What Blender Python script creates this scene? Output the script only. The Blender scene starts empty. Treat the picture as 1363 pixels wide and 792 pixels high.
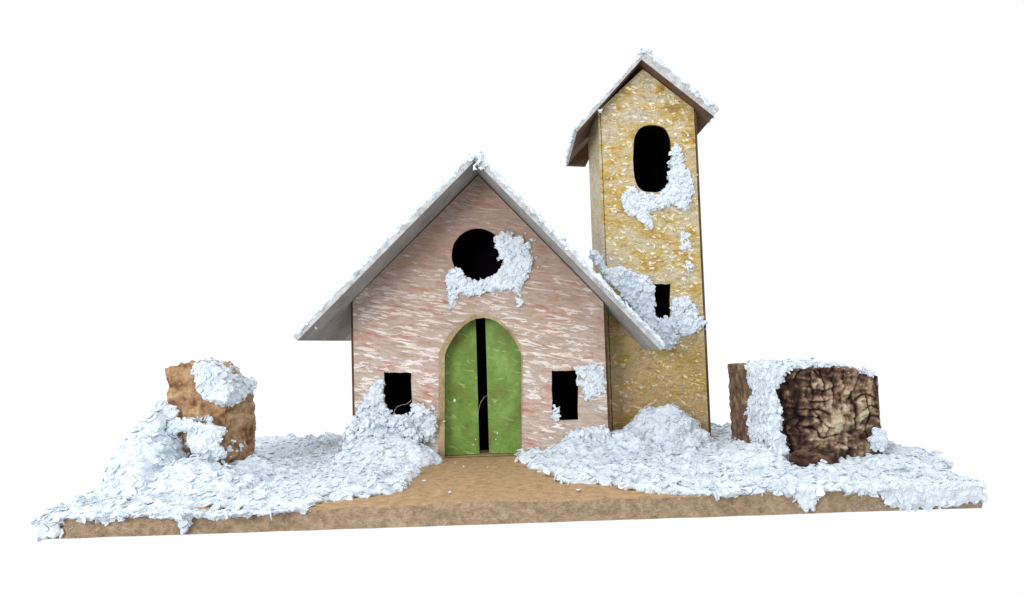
import bpy, bmesh, math, random
import numpy as np
from mathutils import Vector, Matrix, noise

random.seed(7); np.random.seed(7)
scene = bpy.context.scene
COL = scene.collection

# ------------------------------------------------------------------ camera
F_PX, W_PX, H_PX = 980.0, 1363.0, 792.0
ROLL = 0.031
pitch = math.atan(59.2 / F_PX); yaw = math.atan(7.3 / F_PX)
CAM = Vector((0, -9.8, 2.1))
Fv = Vector((-math.sin(yaw) * math.cos(pitch), math.cos(yaw) * math.cos(pitch), math.sin(pitch))).normalized()
Rv = Fv.cross(Vector((0, 0, 1))).normalized(); Uv = Rv.cross(Fv)
R2 = Rv * math.cos(ROLL) - Uv * math.sin(ROLL)
U2 = Uv * math.cos(ROLL) + Rv * math.sin(ROLL)
cd = bpy.data.cameras.new('camera'); cam = bpy.data.objects.new('camera', cd); COL.objects.link(cam)
cam.matrix_world = Matrix(((R2.x, U2.x, -Fv.x, CAM.x), (R2.y, U2.y, -Fv.y, CAM.y), (R2.z, U2.z, -Fv.z, CAM.z), (0, 0, 0, 1)))
cd.sensor_width = 36; cd.lens = 36 * F_PX / W_PX; cd.clip_start = .05; cd.clip_end = 500
scene.camera = cam

def ray(px, py):
    return (Fv * F_PX + R2 * (px - W_PX / 2) - U2 * (py - H_PX / 2)).normalized()
def P(px, py, Y):                       # measured photo point -> point on the plane y = Y
    d = ray(px, py); return CAM + d * ((Y - CAM.y) / d.y)
def PZ(px, py, Z=0.0):                  # ... -> point on the plane z = Z
    d = ray(px, py); return CAM + d * ((Z - CAM.z) / d.z)

# ------------------------------------------------------------------ materials
def srgb(r, g, b):
    f = lambda c: (c / 255 / 12.92) if c / 255 <= .04045 else ((c / 255 + .055) / 1.055) ** 2.4
    return (f(r), f(g), f(b), 1)
class NT:
    def __init__(s, name):
        s.m = bpy.data.materials.new(name); s.m.use_nodes = True
        s.n = s.m.node_tree.nodes; s.l = s.m.node_tree.links
        s.b = s.n['Principled BSDF']; s.b.inputs['Roughness'].default_value = .8
        s.b.inputs['Specular IOR Level'].default_value = .25
        s.tc = s.n.new('ShaderNodeTexCoord')
    def mp(s, scale=(1, 1, 1), rot=(0, 0, 0), loc=(0, 0, 0)):
        r = s.n.new('ShaderNodeMapping'); r.inputs['Rotation'].default_value = rot; r.inputs['Location'].default_value = loc
        s.l.new(s.tc.outputs['Object'], r.inputs['Vector'])
        k = s.n.new('ShaderNodeMapping'); k.inputs['Scale'].default_value = scale
        s.l.new(r.outputs[0], k.inputs['Vector']); return k.outputs[0]
    def noise(s, vec, scale=1, detail=4, rough=.55, dist=0):
        t = s.n.new('ShaderNodeTexNoise'); t.inputs['Scale'].default_value = scale; t.inputs['Detail'].default_value = detail
        t.inputs['Roughness'].default_value = rough; t.inputs['Distortion'].default_value = dist
        s.l.new(vec, t.inputs['Vector']); return t.outputs['Fac']
    def ramp(s, fac, stops):
        r = s.n.new('ShaderNodeValToRGB'); e = r.color_ramp.elements
        while len(e) < len(stops): e.new(.5)
        for i, (p, c) in enumerate(stops):
            e[i].position = p; e[i].color = c if not isinstance(c, (int, float)) else (c, c, c, 1)
        s.l.new(fac, r.inputs['Fac']); return r.outputs['Color']
    def mix(s, fac, a, b, mode='MIX'):
        m = s.n.new('ShaderNodeMix'); m.data_type = 'RGBA'; m.blend_type = mode
        for v, i in ((fac, 0), (a, 6), (b, 7)):
            if isinstance(v, (int, float)): m.inputs[i].default_value = v
            elif isinstance(v, tuple): m.inputs[i].default_value = v
            else: s.l.new(v, m.inputs[i])
        return m.outputs[2]
    def math(s, op, a, b):
        m = s.n.new('ShaderNodeMath'); m.operation = op
        for i, v in enumerate((a, b)):
            if isinstance(v, (int, float)): m.inputs[i].default_value = v
            else: s.l.new(v, m.inputs[i])
        return m.outputs[0]
    def bump(s, h, strength=.5, dist=.05, prev=None):
        b = s.n.new('ShaderNodeBump'); b.inputs['Strength'].default_value = strength; b.inputs['Distance'].default_value = dist
        s.l.new(h, b.inputs['Height'])
        if prev is not None: s.l.new(prev, b.inputs['Normal'])
        return b.outputs[0]
    def out(s, color, normal=None):
        if isinstance(color, tuple): s.b.inputs['Base Color'].default_value = color
        else: s.l.new(color, s.b.inputs['Base Color'])
        if normal is not None: s.l.new(normal, s.b.inputs['Normal'])
        return s.m

def mat_pink():
    t = NT('pink_streaked_paper')
    rot = (0, math.radians(-9), 0)
    v = t.mp((1, 1, 1)); vs = t.mp((1.7, 3, 11.5), rot); vs2 = t.mp((1.2, 3, 5.5), (0, math.radians(-13), 0), (3, 1, 7))
    big = t.noise(v, 1.1, 3); sv = t.noise(vs2, 1, 5, .6, .5)
    base = t.ramp(sv, [(.30, srgb(146, 116, 102)), (.43, srgb(186, 164, 150)), (.525, srgb(204, 188, 176)), (.57, srgb(196, 148, 130)), (.70, srgb(182, 124, 106))])
    base = t.mix(t.ramp(big, [(.42, 0), (.6, .6)]), base, srgb(190, 168, 148))
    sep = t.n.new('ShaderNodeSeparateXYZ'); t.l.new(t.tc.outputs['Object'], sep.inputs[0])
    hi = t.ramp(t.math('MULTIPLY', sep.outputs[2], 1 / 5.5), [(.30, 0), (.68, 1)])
    base = t.mix(t.math('MULTIPLY', hi, .55), base, srgb(146, 114, 96))  # shade of the upper gable mixed into the paper colour
    st = t.noise(t.mp((2.3, 3, 12), rot), 1, 5, .62, .25)
    st2 = t.noise(t.mp((2.8, 3, 16), (0, math.radians(-13), 0), (1, 5, 2)), 1, 5, .62, .3)
    mx = t.math('MAXIMUM', st, st2)
    cov = t.noise(v, 1.5, 3); brk = t.noise(t.mp((6, 6, 12)), 1, 4, .7)
    thr = t.math('ADD', mx, t.math('MULTIPLY', t.math('SUBTRACT', cov, .5), .22))
    thr = t.math('ADD', thr, t.math('MULTIPLY', t.math('SUBTRACT', brk, .5), .26))
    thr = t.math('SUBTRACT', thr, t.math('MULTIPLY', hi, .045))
    haze = t.ramp(thr, [(.46, 0), (.57, .6)])
    sm = t.ramp(thr, [(.60, 0), (.63, 1)])
    edge_shade = t.ramp(thr, [(.56, 0), (.59, .6), (.605, 0)])  # shadow beside each streak, painted as a dark line
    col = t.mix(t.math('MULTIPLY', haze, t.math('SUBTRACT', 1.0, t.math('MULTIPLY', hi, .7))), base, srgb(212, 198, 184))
    col = t.mix(edge_shade, col, srgb(160, 122, 104))
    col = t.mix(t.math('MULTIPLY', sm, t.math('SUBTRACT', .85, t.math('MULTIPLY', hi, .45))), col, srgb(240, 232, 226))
    fine = t.noise(t.mp((6, 8, 26), rot), 1, 4, .7)
    col = t.mix(t.ramp(fine, [(.5, 0), (.72, .4)]), col, srgb(124, 98, 80))
    b = t.bump(thr, .7, .10); b = t.bump(fine, .5, .025, b)
    t.b.inputs['Roughness'].default_value = .55
    return t.out(col, b)

def mat_gold():
    t = NT('gold_flecked_paper')
    v = t.mp((1, 1, 1)); vs = t.mp((1.7, 1.7, 2.8)); vf = t.mp((5.0, 5.0, 10), (0, math.radians(-5), 0))
    a = t.noise(vs, 1.2, 6, .66, .5)
    base = t.ramp(a, [(.30, srgb(152, 124, 72)), (.40, srgb(200, 166, 84)), (.45, srgb(202, 178, 118)), (.51, srgb(206, 190, 150)), (.62, srgb(202, 190, 168))])
    sep = t.n.new('ShaderNodeSeparateXYZ'); t.l.new(t.tc.outputs['Object'], sep.inputs[0])
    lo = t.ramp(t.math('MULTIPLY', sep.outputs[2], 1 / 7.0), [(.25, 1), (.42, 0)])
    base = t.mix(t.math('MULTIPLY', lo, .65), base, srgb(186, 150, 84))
    st = t.noise(vf, 1, 4, .6, 1.8)
    mask = t.math('ADD', st, t.math('MULTIPLY', t.math('SUBTRACT', t.noise(v, 2.2, 3), .5), .18))
    sm = t.ramp(mask, [(.60, 0), (.63, .8)]); edge_shade = t.ramp(mask, [(.56, 0), (.587, .6), (.603, 0)])  # dark rim: shade beside the flecks put into the colour
    col = t.mix(t.math('MULTIPLY', sm, .8), base, srgb(240, 234, 218))
    col = t.mix(edge_shade, col, srgb(128, 98, 56))
    dk = t.noise(t.mp((9, 9, 13)), 1, 5, .72)
    col = t.mix(t.ramp(dk, [(.5, 0), (.72, .6)]), col, srgb(118, 92, 56))
    b = t.bump(mask, .8, .09); b = t.bump(dk, .45, .03, b)
    t.b.inputs['Roughness'].default_value = .45
    return t.out(col, b)

def mat_fibre(name, c1, c2, c3, scale=(5, 5, 5), bs=.5):
    t = NT(name)
    a = t.noise(t.mp(scale), 1, 6, .65, .4); f = t.noise(t.mp((scale[0] * 3.4, scale[1] * 3.4, scale[2] * 4.2)), 1, 4, .7, .6)
    col = t.ramp(a, [(.32, c1), (.52, c2), (.70, c3)])
    col = t.mix(t.ramp(f, [(.52, 0), (.72, .55)]), col, tuple(x * .45 for x in c1[:3]) + (1,))
    col = t.mix(t.ramp(f, [(.24, .6), (.36, 0)]), col, srgb(226, 206, 178))
    b = t.bump(f, bs, .04)
    return t.out(col, b)

def mat_snow():
    t = NT('flocked_snow')
    v = t.mp((1, 1, 1)); f = t.noise(v, 24, 4, .65); g = t.noise(v, 9, 3, .6, .8)
    col = t.ramp(t.noise(v, 3, 4), [(.35, (.70, .775, .845, 1)), (.6, (.79, .85, .90, 1))])
    b = t.bump(g, .8, .06); b = t.bump(f, .8, .03, b)
    t.b.inputs['Roughness'].default_value = 1; t.b.inputs['Specular IOR Level'].default_value = 0
    return t.out(col, b)

def mat_green():
    t = NT('green_door_paint')
    v = t.mp((1, 1, 1)); a = t.noise(t.mp((2, 2, 1.6)), 1.3, 4); s = t.noise(t.mp((4.5, 4, 16), (0, math.radians(-18), 0)), 1, 3, .5, .6)
    col = t.ramp(a, [(.32, srgb(112, 118, 54)), (.5, srgb(108, 142, 62)), (.68, srgb(132, 160, 80))])
    col = t.mix(t.ramp(s, [(.62, 0), (.67, .6)]), col, srgb(166, 184, 112))
    d = t.noise(v, 15, 4, .7); col = t.mix(t.ramp(d, [(.52, 0), (.75, .5)]), col, srgb(60, 72, 26))
    t.b.inputs['Roughness'].default_value = .55
    return t.out(col, t.bump(s, .45, .03))

def mat_plain(name, c, rough=.9, spec=.0):
    t = NT(name); t.b.inputs['Roughness'].default_value = rough; t.b.inputs['Specular IOR Level'].default_value = spec
    n = t.noise(t.mp((1, 1, 1)), 6, 3)
    return t.out(t.mix(t.ramp(n, [(.4, 0), (.65, .5)]), c, tuple(x * .6 for x in c[:3]) + (1,)))

def mat_vcol(name, stops, bumpscale=16, bs=.5):           # colour follows the relief stored on the mesh, plus noise
    t = NT(name)
    at = t.n.new('ShaderNodeAttribute'); at.attribute_name = 'relief'
    n = t.noise(t.mp((1, 1, 1)), 5, 5, .7); f = t.noise(t.mp((1, 1, 1)), bumpscale, 4, .7)
    h = t.math('ADD', at.outputs['Fac'], t.math('MULTIPLY', t.math('SUBTRACT', n, .5), .55))
    col = t.ramp(h, stops)
    col = t.mix(t.ramp(f, [(.52, 0), (.75, .6)]), col, tuple(x * .5 for x in stops[0][1][:3]) + (1,))
    return t.out(col, t.bump(f, bs, .05))

M_PINK, M_GOLD, M_SNOW, M_GREEN = mat_pink(), mat_gold(), mat_snow(), mat_green()
M_CARD = mat_fibre('roof_card', srgb(138, 133, 128), srgb(160, 155, 150), srgb(176, 171, 166), (1.5, 1.5, 1.5), .15)
M_CARD_LIT = mat_fibre('lit_roof_card', srgb(150, 148, 144), srgb(172, 172, 170), srgb(186, 188, 188), (1.5, 1.5, 1.5), .15)  # lighter copy of roof_card: light on the right underside painted in
M_EDGE = mat_fibre('card_cut_edge', srgb(62, 46, 32), srgb(90, 68, 46), srgb(116, 92, 62), (8, 8, 3))
M_BROWN = mat_fibre('brown_tower_card', srgb(92, 70, 54), srgb(112, 88, 70), srgb(130, 104, 82), (3, 3, 3), .3)
M_BLACK = mat_plain('black_inside', (.004, .003, .004, 1))
M_TOP = mat_fibre('tan_board_top', srgb(160, 130, 94), srgb(188, 154, 114), srgb(200, 170, 132), (7, 7, 7), .5)
M_BEDGE = mat_fibre('grey_board_edge', srgb(142, 120, 98), srgb(178, 152, 124), srgb(200, 176, 146), (8, 8, 9), .9)
M_SURR = mat_fibre('ochre_door_surround', srgb(132, 114, 80), srgb(166, 146, 108), srgb(186, 170, 138), (5, 5, 2.4), .5)
def mat_streak(name, lo, up, z0, z1, mid):
    t = NT(name)
    sep = t.n.new('ShaderNodeSeparateXYZ'); t.l.new(t.tc.outputs['Object'], sep.inputs[0])
    m = t.n.new('ShaderNodeMapRange'); m.inputs[1].default_value = z0; m.inputs[2].default_value = z1; t.l.new(sep.outputs[2], m.inputs[0])
    col = t.mix(m.outputs[0], lo, up)
    f = t.noise(t.mp((5, 5, 12)), 1, 4, .7)
    col = t.mix(t.ramp(f, [(.42, 0), (.66, .8)]), col, mid)
    return t.out(col)
M_STREAK = mat_streak('raised_white_streaks', srgb(236, 228, 222), srgb(178, 156, 140), 1.8, 4.4, srgb(206, 188, 176))  # duller towards the gable, its shade put into the streak colour
M_FLECK = mat_streak('raised_cream_flecks', srgb(226, 206, 156), srgb(238, 230, 210), 1.5, 3.5, srgb(200, 184, 146))
M_THREAD = mat_plain('pale_thread', srgb(200, 190, 180))

# ------------------------------------------------------------------ object helpers
def link(name, me, parent=None, mats=()):
    o = bpy.data.objects.new(name, me); COL.objects.link(o)
    for m in mats: me.materials.append(m)
    if parent: o.parent = parent
    return o
def tag(o, label, cat=None, group=None, kind=None):
    if label: o['label'] = label
    if cat: o['category'] = cat
    if group: o['group'] = group
    if kind: o['kind'] = kind
    return o
def thing(name, label, cat):
    o = bpy.data.objects.new(name, None); COL.objects.link(o); o.empty_display_size = .3
    return tag(o, label, cat)
def bm_obj(name, bm, parent, mats, smooth=False):
    bmesh.ops.recalc_face_normals(bm, faces=bm.faces)
    me = bpy.data.meshes.new(name); bm.to_mesh(me); bm.free()
    if smooth: me.shade_smooth()
    return link(name, me, parent, mats)

def prism(bm, pts, vec, fm=(0, 0, 0)):      # closed polygon swept along vec; fm = material of near face, far face, sides
    a = [bm.verts.new(p) for p in pts]; b = [bm.verts.new(Vector(p) + Vector(vec)) for p in pts]
    f = bm.faces.new(a); f.material_index = fm[0]
    f = bm.faces.new(b[::-1]); f.material_index = fm[1]
    n = len(a)
    for i in range(n):
        f = bm.faces.new((a[i], b[i], b[(i + 1) % n], a[(i + 1) % n])); f.material_index = fm[2]
def box(bm, x0, x1, y0, y1, z0, z1, mi=0):
    prism(bm, [(x0, y0, z0), (x1, y0, z0), (x1, y0, z1), (x0, y0, z1)], (0, y1 - y0, 0), (mi, mi, mi))

def ridges(bm, outer, holes, Y, specs, mi):
    def ok(x, z, m=.03):
        if not inpoly(x, z, outer): return False
        return not any(inpoly(x + dx, z + dz, h) for h in holes for dx, dz in ((0, 0), (m, 0), (-m, 0), (0, m), (0, -m)))
    for (x, z, L, W, ang, ht) in specs:
        n = 4 if L < .16 else 8
        d = Vector((math.cos(ang), math.sin(ang))); q = Vector((-d.y, d.x)); rows = []; good = True
        ph = random.random() * 9
        for i in range(n + 1):
            t = i / n
            c = Vector((x, z)) + d * (t - .5) * L + q * (.5 * W * noise.noise(Vector((t * 4 + ph, x, z))) + .018 * L * math.sin(t * 4 + ph))
            w = W * (math.sin(math.pi * min(.97, max(.05, t))) ** .6) * (.7 + .8 * abs(noise.noise(Vector((t * 5 + ph, z * 3, 2)))))
            if not ok(c.x, c.y): good = False; break
            rows.append((c, w))
        if not good: continue
        rings = [[bm.verts.new((c.x + q.x * w * .6, Y + .001, c.y + q.y * w * .6)), bm.verts.new((c.x + q.x * w * .15, Y - ht * (.5 + random.random()), c.y + q.y * w * .15)),
                  bm.verts.new((c.x - q.x * w * .45, Y - ht * .6, c.y - q.y * w * .45)), bm.verts.new((c.x - q.x * w * .5, Y + .001, c.y - q.y * w * .5))] for c, w in rows]
        for a, b in zip(rings, rings[1:]):
            for k in range(3): bm.faces.new((a[k], a[k + 1], b[k + 1], b[k])).material_index = mi
        for e in (rings[0], rings[-1]): bm.faces.new(e).material_index = mi
def holed_wall(name, parent, outer, holes, Y, th, mats, specs=()):    # front face at Y with openings; slot 0 front, 1 cut edge, 2 inside
    bm = bmesh.new()
    edges = []
    for loop in [outer] + holes:
        vs = [bm.verts.new((p[0], Y, p[1])) for p in loop]
        edges += [bm.edges.new((vs[i], vs[(i + 1) % len(vs)])) for i in range(len(vs))]
    bmesh.ops.triangle_fill(bm, edges=edges, use_beauty=True)
    front = list(bm.faces)
    r = bmesh.ops.extrude_face_region(bm, geom=front)
    nv = [g for g in r['geom'] if isinstance(g, bmesh.types.BMVert)]
    nf = {g for g in r['geom'] if isinstance(g, bmesh.types.BMFace)}
    for v in nv: v.co.y += th
    keep = set(front)
    for f in bm.faces:
        c = f.calc_center_median().y
        f.material_index = 0 if abs(c - Y) < 1e-4 else (2 if abs(c - Y - th) < 1e-4 else 1)
    if specs: ridges(bm, outer, holes, Y, specs, 3)
    return bm_obj(name, bm, parent, mats)

def xz(px, py, Y):
    p = P(px, py, Y); return (p.x, p.z)
def wobble(loop, amp=.02):
    return [(x + random.uniform(-amp, amp), z + random.uniform(-amp, amp)) for x, z in loop]
def recess(name, parent, loop, y0, y1, label=None, grow=.025):       # dark hollow behind an opening
    cx = sum(p[0] for p in loop) / len(loop); cz = sum(p[1] for p in loop) / len(loop)
    L = [(cx + (x - cx) * (1 + grow), cz + (z - cz) * (1 + grow)) for x, z in loop]
    bm = bmesh.new()
    a = [bm.verts.new((x, y0, z)) for x, z in L]; b = [bm.verts.new((x, y1, z)) for x, z in L]
    bm.faces.new(b)
    for i in range(len(a)): bm.faces.new((a[i], a[(i + 1) % len(a)], b[(i + 1) % len(a)], b[i]))
    o = bm_obj(name, bm, parent, [M_BLACK])
    if label: o['label'] = label
    return o

# ------------------------------------------------------------------ snow maker
_ico = None
def ico():
    global _ico
    if _ico is None:
        bm = bmesh.new(); bmesh.ops.create_icosphere(bm, subdivisions=1, radius=1)
        bm.verts.ensure_lookup_table()
        _ico = (np.array([v.co[:] for v in bm.verts]), np.array([[v.index for v in f.verts] for f in bm.faces])); bm.free()
    return _ico
def frame_to(nv, sd):                      # random turn that keeps the thin axis near nv
    nv = np.array(nv[:], float) + np.random.normal(size=3) * sd; nv /= np.linalg.norm(nv)
    t = np.random.normal(size=3); t -= nv * t.dot(nv); t /= np.linalg.norm(t)
    return np.stack([t, np.cross(nv, t), nv], axis=1)
_W = np.random.normal(size=(28, 3)); _PH = np.random.uniform(0, 6.28, 28)
def cheap_noise(co, f):
    out = np.zeros(len(co))
    for w_, p_ in zip(_W, _PH): out += np.sin(co @ (w_ * f) + p_)
    return out / 4.2
def snow(name, parent, blobs, voxel=.024, amp=.012, normal=(0, 0, 1), sd=.38, flakes=150, fsize=.8):
    """blobs: list of (centre, radius[, normal]). Overlapping leaf-like flakes fused into one crust."""
    V, Fc = ico(); vs, fs, off = [], [], 0
    for bl_ in blobs:
        c, r = bl_[0], bl_[1]; nn = bl_[2] if len(bl_) > 2 else normal
        s = np.array([1, np.random.uniform(.6, .95), max(np.random.uniform(.26, .46), min(.9, .9 * voxel / r))]) * r
        if len(bl_) > 3: s = np.array([1, .95, .85]) * r
        lump = 1 + .20 * np.sin(V @ np.random.normal(size=3) * 2.6 + random.random() * 6)[:, None]
        v = (V * lump * s) @ frame_to(nn, sd).T + np.array(c[:])
        vs.append(v); fs.append(Fc + off); off += len(V)
    vs = np.concatenate(vs); fs = np.concatenate(fs)
    me = bpy.data.meshes.new('tmp'); me.from_pydata(vs.tolist(), [], fs.tolist()); me.update()
    tmp = bpy.data.objects.new('tmp', me); COL.objects.link(tmp)
    md = tmp.modifiers.new('r', 'REMESH'); md.mode = 'VOXEL'; md.voxel_size = voxel; md.adaptivity = 0
    dg = bpy.context.evaluated_depsgraph_get()
    m2 = bpy.data.meshes.new_from_object(tmp.evaluated_get(dg))
    bpy.data.objects.remove(tmp); bpy.data.meshes.remove(me)
    n = len(m2.vertices); co = np.empty(n * 3); m2.vertices.foreach_get('co', co); co = co.reshape(-1, 3)
    no = np.empty(n * 3); m2.vertices.foreach_get('normal', no); no = no.reshape(-1, 3)
    d = cheap_noise(co, 11) * .6 + cheap_noise(co, 24) * .5
    co = co + no * (d * amp)[:, None]
    # dry leaf-like flakes lying on the crust, thin and sharp edged
    nf = m2_n = len(m2.polygons)
    lp = np.empty(len(m2.loops), dtype=np.int64); m2.loops.foreach_get('vertex_index', lp)
    ls = np.empty(nf, dtype=np.int64); m2.polygons.foreach_get('loop_start', ls)
    lt = np.empty(nf, dtype=np.int64); m2.polygons.foreach_get('loop_total', lt)
    faces = [lp[a:a + b].tolist() for a, b in zip(ls.tolist(), lt.tolist())]
    V2 = [co]; base = n; k = int(n * voxel * voxel * flakes)
    for vi in np.random.randint(0, n, k):
        r = np.random.choice([.022, .03, .042, .06, .075]) * np.random.uniform(.8, 1.15) * fsize; m = np.random.randint(5, 8)
        Fm = frame_to(no[vi] * .75 + np.array(normal[:]) / np.linalg.norm(normal) * .35, .24)
        a = np.sort(np.random.uniform(0, 2 * math.pi, m)) * .5 + np.arange(m) * math.pi / m
        q = r * np.random.uniform(.65, 1.2, m); el_ = np.random.uniform(.6, 1)
        bend = np.random.uniform(-.5, .35)
        L = np.stack([q * np.cos(a), q * np.sin(a) * el_, bend * q * np.cos(a) ** 2], axis=1)
        c = co[vi] + no[vi] * np.random.uniform(.0, .35) * r
        top = L @ Fm.T + c; bot = top * 0 + (L * .94 @ Fm.T + c - Fm[:, 2] * max(.006, .16 * r))
        V2 += [top, bot]
        faces.append(list(range(base, base + m))); faces.append(list(range(base + 2 * m - 1, base + m - 1, -1)))
        for e in range(m): faces.append([base + e, base + m + e, base + m + (e + 1) % m, base + (e + 1) % m])
        base += 2 * m
    bpy.data.meshes.remove(m2)
    m2 = bpy.data.meshes.new(name); m2.from_pydata(np.concatenate(V2).tolist(), [], faces); m2.update()
    sm = np.zeros(len(m2.polygons), dtype=bool); sm[:nf] = True
    m2.polygons.foreach_set('use_smooth', sm); m2.update()
    o = link(name, m2, parent, [M_SNOW])
    if name in ('snow_patch', 'roof_snow'): o['kind'] = 'stuff'
    return o

def inpoly(x, y, poly):
    c = False; n = len(poly); j = n - 1
    for i in range(n):
        xi, yi = poly[i]; xj, yj = poly[j]
        if (yi > y) != (yj > y) and x < (xj - xi) * (y - yi) / (yj - yi) + xi: c = not c
        j = i
    return c
def scatter(poly, n):
    xs = [p[0] for p in poly]; ys = [p[1] for p in poly]; out = []
    x0, x1, y0, y1 = min(xs), max(xs), min(ys), max(ys); k = 0
    while len(out) < n and k < n * 60:
        k += 1
        x, y = random.uniform(x0, x1), random.uniform(y0, y1)
        if inpoly(x, y, poly): out.append((x, y))
    return out
def wallpatch(poly_px, Y, dens=1.0, r=(.04, .10), depth=.10, sparse=0.0):
    """flakes stuck on an upright face; poly in measured photo points"""
    poly = [xz(x, y, Y) for x, y in poly_px]
    A = abs(sum(poly[i - 1][0] * poly[i][1] - poly[i][0] * poly[i - 1][1] for i in range(len(poly)))) / 2
    out = []; nv = (0, -1, .15)
    for x, z in scatter(poly, int(A * 230 * min(1, dens))):
        if sparse and noise.noise(Vector((x * 4, 3.3, z * 4))) < sparse - .5: continue
        out.append((Vector((x, Y - random.uniform(.0, depth * .3), z)), random.uniform(.05, .09) * (r[1] / .09) ** .5, (0, -1, .02)))
    for x, z in scatter(poly, int(A * 850 * dens)):
        if sparse and noise.noise(Vector((x * 4, 3.3, z * 4))) < sparse - .5: continue
        rr = random.uniform(r[0] * .6, r[1] * .70)
        out.append((Vector((x, Y - random.uniform(-.01, depth * .75), z)), rr, nv))
    for x, z in scatter([(px_ * 1.0, pz_) for px_, pz_ in [(cxm + (a - cxm) * 1.25, czm + (b - czm) * 1.25) for cxm, czm in [(sum(p[0] for p in poly) / len(poly), sum(p[1] for p in poly) / len(poly))] for a, b in poly]], int(6 + A * 34)):
        out.append((Vector((x, Y - .008, z)), random.uniform(.012, .024), nv))
    cxm = sum(p[0] for p in poly) / len(poly); czm = sum(p[1] for p in poly) / len(poly)
    for x, z in scatter([(cxm + (a - cxm) * 1.28, czm + (b - czm) * 1.28) for a, b in poly], int(A * 26)):
        if abs(Y - YW) < .02: lim, hs = (wl, wr), (door_loop, round_loop, wl_loop, wr_loop)
        elif 'txr' in globals() and abs(Y - YT) < .02: lim, hs = (txl, txr), (win_hi, win_lo)
        else: continue
        if not lim[0] + .04 < x < lim[1] - .04 or any(inpoly(x, z, h) for h in hs): continue
        out.append((Vector((x, Y - .006, z)), random.uniform(.014, .026), nv))
    return out
def heap(cx, cy, rx, ry, h, n, r=(.04, .095), z0=0):
    out = []
    for _ in range(int(n * 4.2)):
        a = random.uniform(0, 2 * math.pi); q = math.sqrt(random.random())
        x, y = cx + rx * q * math.cos(a), cy + ry * q * math.sin(a)
        top = h * (1 - q * q) * (1 + .35 * noise.noise(Vector((x * 2.5, y * 2.5, 1.7))))
        nn = Vector((math.cos(a) * q * h / rx * 1.6, math.sin(a) * q * h / ry * 1.6, 1)).normalized()
        out.append((Vector((x, y, z0 + top * (1 if random.random() < .65 else random.random()))), random.uniform(*r), nn))
    for _ in range(int(n * 2.6)):            # solid core
        a = random.uniform(0, 2 * math.pi); q = math.sqrt(random.random()) * .92
        top = h * (1 - q * q) * .86
        z = random.uniform(0, top)
        out.append((Vector((cx + rx * q * math.cos(a), cy + ry * q * math.sin(a), z0 + z)), min(.2, .10 + .16 * h * random.random()), Vector((0, 0, 1)), 1))
    return out

# ------------------------------------------------------------------ base board
BF_L = P(52, 690, 0.0); BF_R = P(1304, 645, .22)
YB = 7.35
board = thing('base_board', 'long tan hardboard base with a bare path in front of the green doors', 'base board')
board.location = (0, 0, 0)
BL, BR = (BF_L.x, 0.0), (BF_R.x, .22)
BBL, BBR = (BF_L.x + .05, YB), (BF_R.x + .0, YB)
bm = bmesh.new()
TH = .30
# subdivided slightly uneven outline
def lerp2(a, b, t): return (a[0] + (b[0] - a[0]) * t, a[1] + (b[1] - a[1]) * t)
outline = []
for a, b, n in ((BL, BR, 60), (BR, BBR, 20), (BBR, BBL, 20), (BBL, BL, 20)):
    for i in range(n):
        p = lerp2(a, b, i / n)
        outline.append((p[0] + .02 * noise.noise(Vector((p[0] * 2, p[1] * 2, 9))), p[1] + .025 * noise.noise(Vector((p[0] * 2.3, p[1] * 2, 4)))))
prism(bm, [(x, y, 0) for x, y in outline], (0, 0, -TH), (0, 0, 1))
bmesh.ops.bevel(bm, geom=[e for e in bm.edges if abs(e.verts[0].co.z) < 1e-6 and abs(e.verts[1].co.z) < 1e-6], offset=.03, segments=2, affect='EDGES')
bm_obj('board', bm, board, [M_TOP, M_BEDGE])

# ------------------------------------------------------------------ church
church = thing('church', 'small pink streaked card church with green double doors and steep snowy roof', 'church')
YW = 3.92; YV = 2.94; YCB = 7.05
wl = P(468, 500, YW).x; wr = P(810, 500, YW).x
apx = P(632, 203, YV); el = P(390, 448, YV); er = P(886, 461, YV)
RT = .10
church.location = ((wl + wr) / 2, YW, 0)
def rel(o, root):          # keep world placement when the root empty is moved
    o.matrix_parent_inverse = Matrix.Translation(root.location).inverted()
def child(o, root): rel(o, root); return o

def slab_normal(a, e):
    d = Vector((e.x - a.x, 0, e.z - a.z)).normalized(); n = Vector((-d.z, 0, d.x))
    return d, (n if n.z > 0 else -n)
dl, nl = slab_normal(apx, el); dr, nr = slab_normal(apx, er)
def under(x):              # height of the roof underside above x
    a, d = (apx, dl) if x < apx.x else (apx, dr)
    t = (x - a.x) / d.x; n = nl if x < apx.x else nr
    return a.z + d.z * t - RT / n.z

SW = .045
# gable front wall, with openings
def arch(px0, px1, pyb, pys, pyt, Y, n=9):
    cx = (px0 + px1) / 2; pts = [xz(px0, pyb, Y), xz(px1, pyb - (px1 - px0) * .031, Y)]
    right = [(px1 + (cx - px1) * (1 - math.cos(t * math.pi / 2 / n)), pys + (pyt - pys) * math.sin(t * math.pi / 2 / n) ** 1.6) for t in range(n + 1)]
    left = [(px0 + (cx - px0) * (1 - math.cos(t * math.pi / 2 / n)), pys + (pyt - pys) * math.sin(t * math.pi / 2 / n) ** 1.6) for t in range(n)][::-1]
    return pts + [xz(x, y, Y) for x, y in right + left]
def ell(cx, cy, rx, ry, Y, n=26, p=2.0):
    out = []
    for i in range(n):
        a = 2 * math.pi * i / n; c, s = math.cos(a), math.sin(a)
        out.append((cx + rx * abs(c) ** (2 / p) * (1 if c > 0 else -1), cy + ry * abs(s) ** (2 / p) * (1 if s > 0 else -1)))
    return [xz(x, y, Y) for x, y in out]
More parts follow.
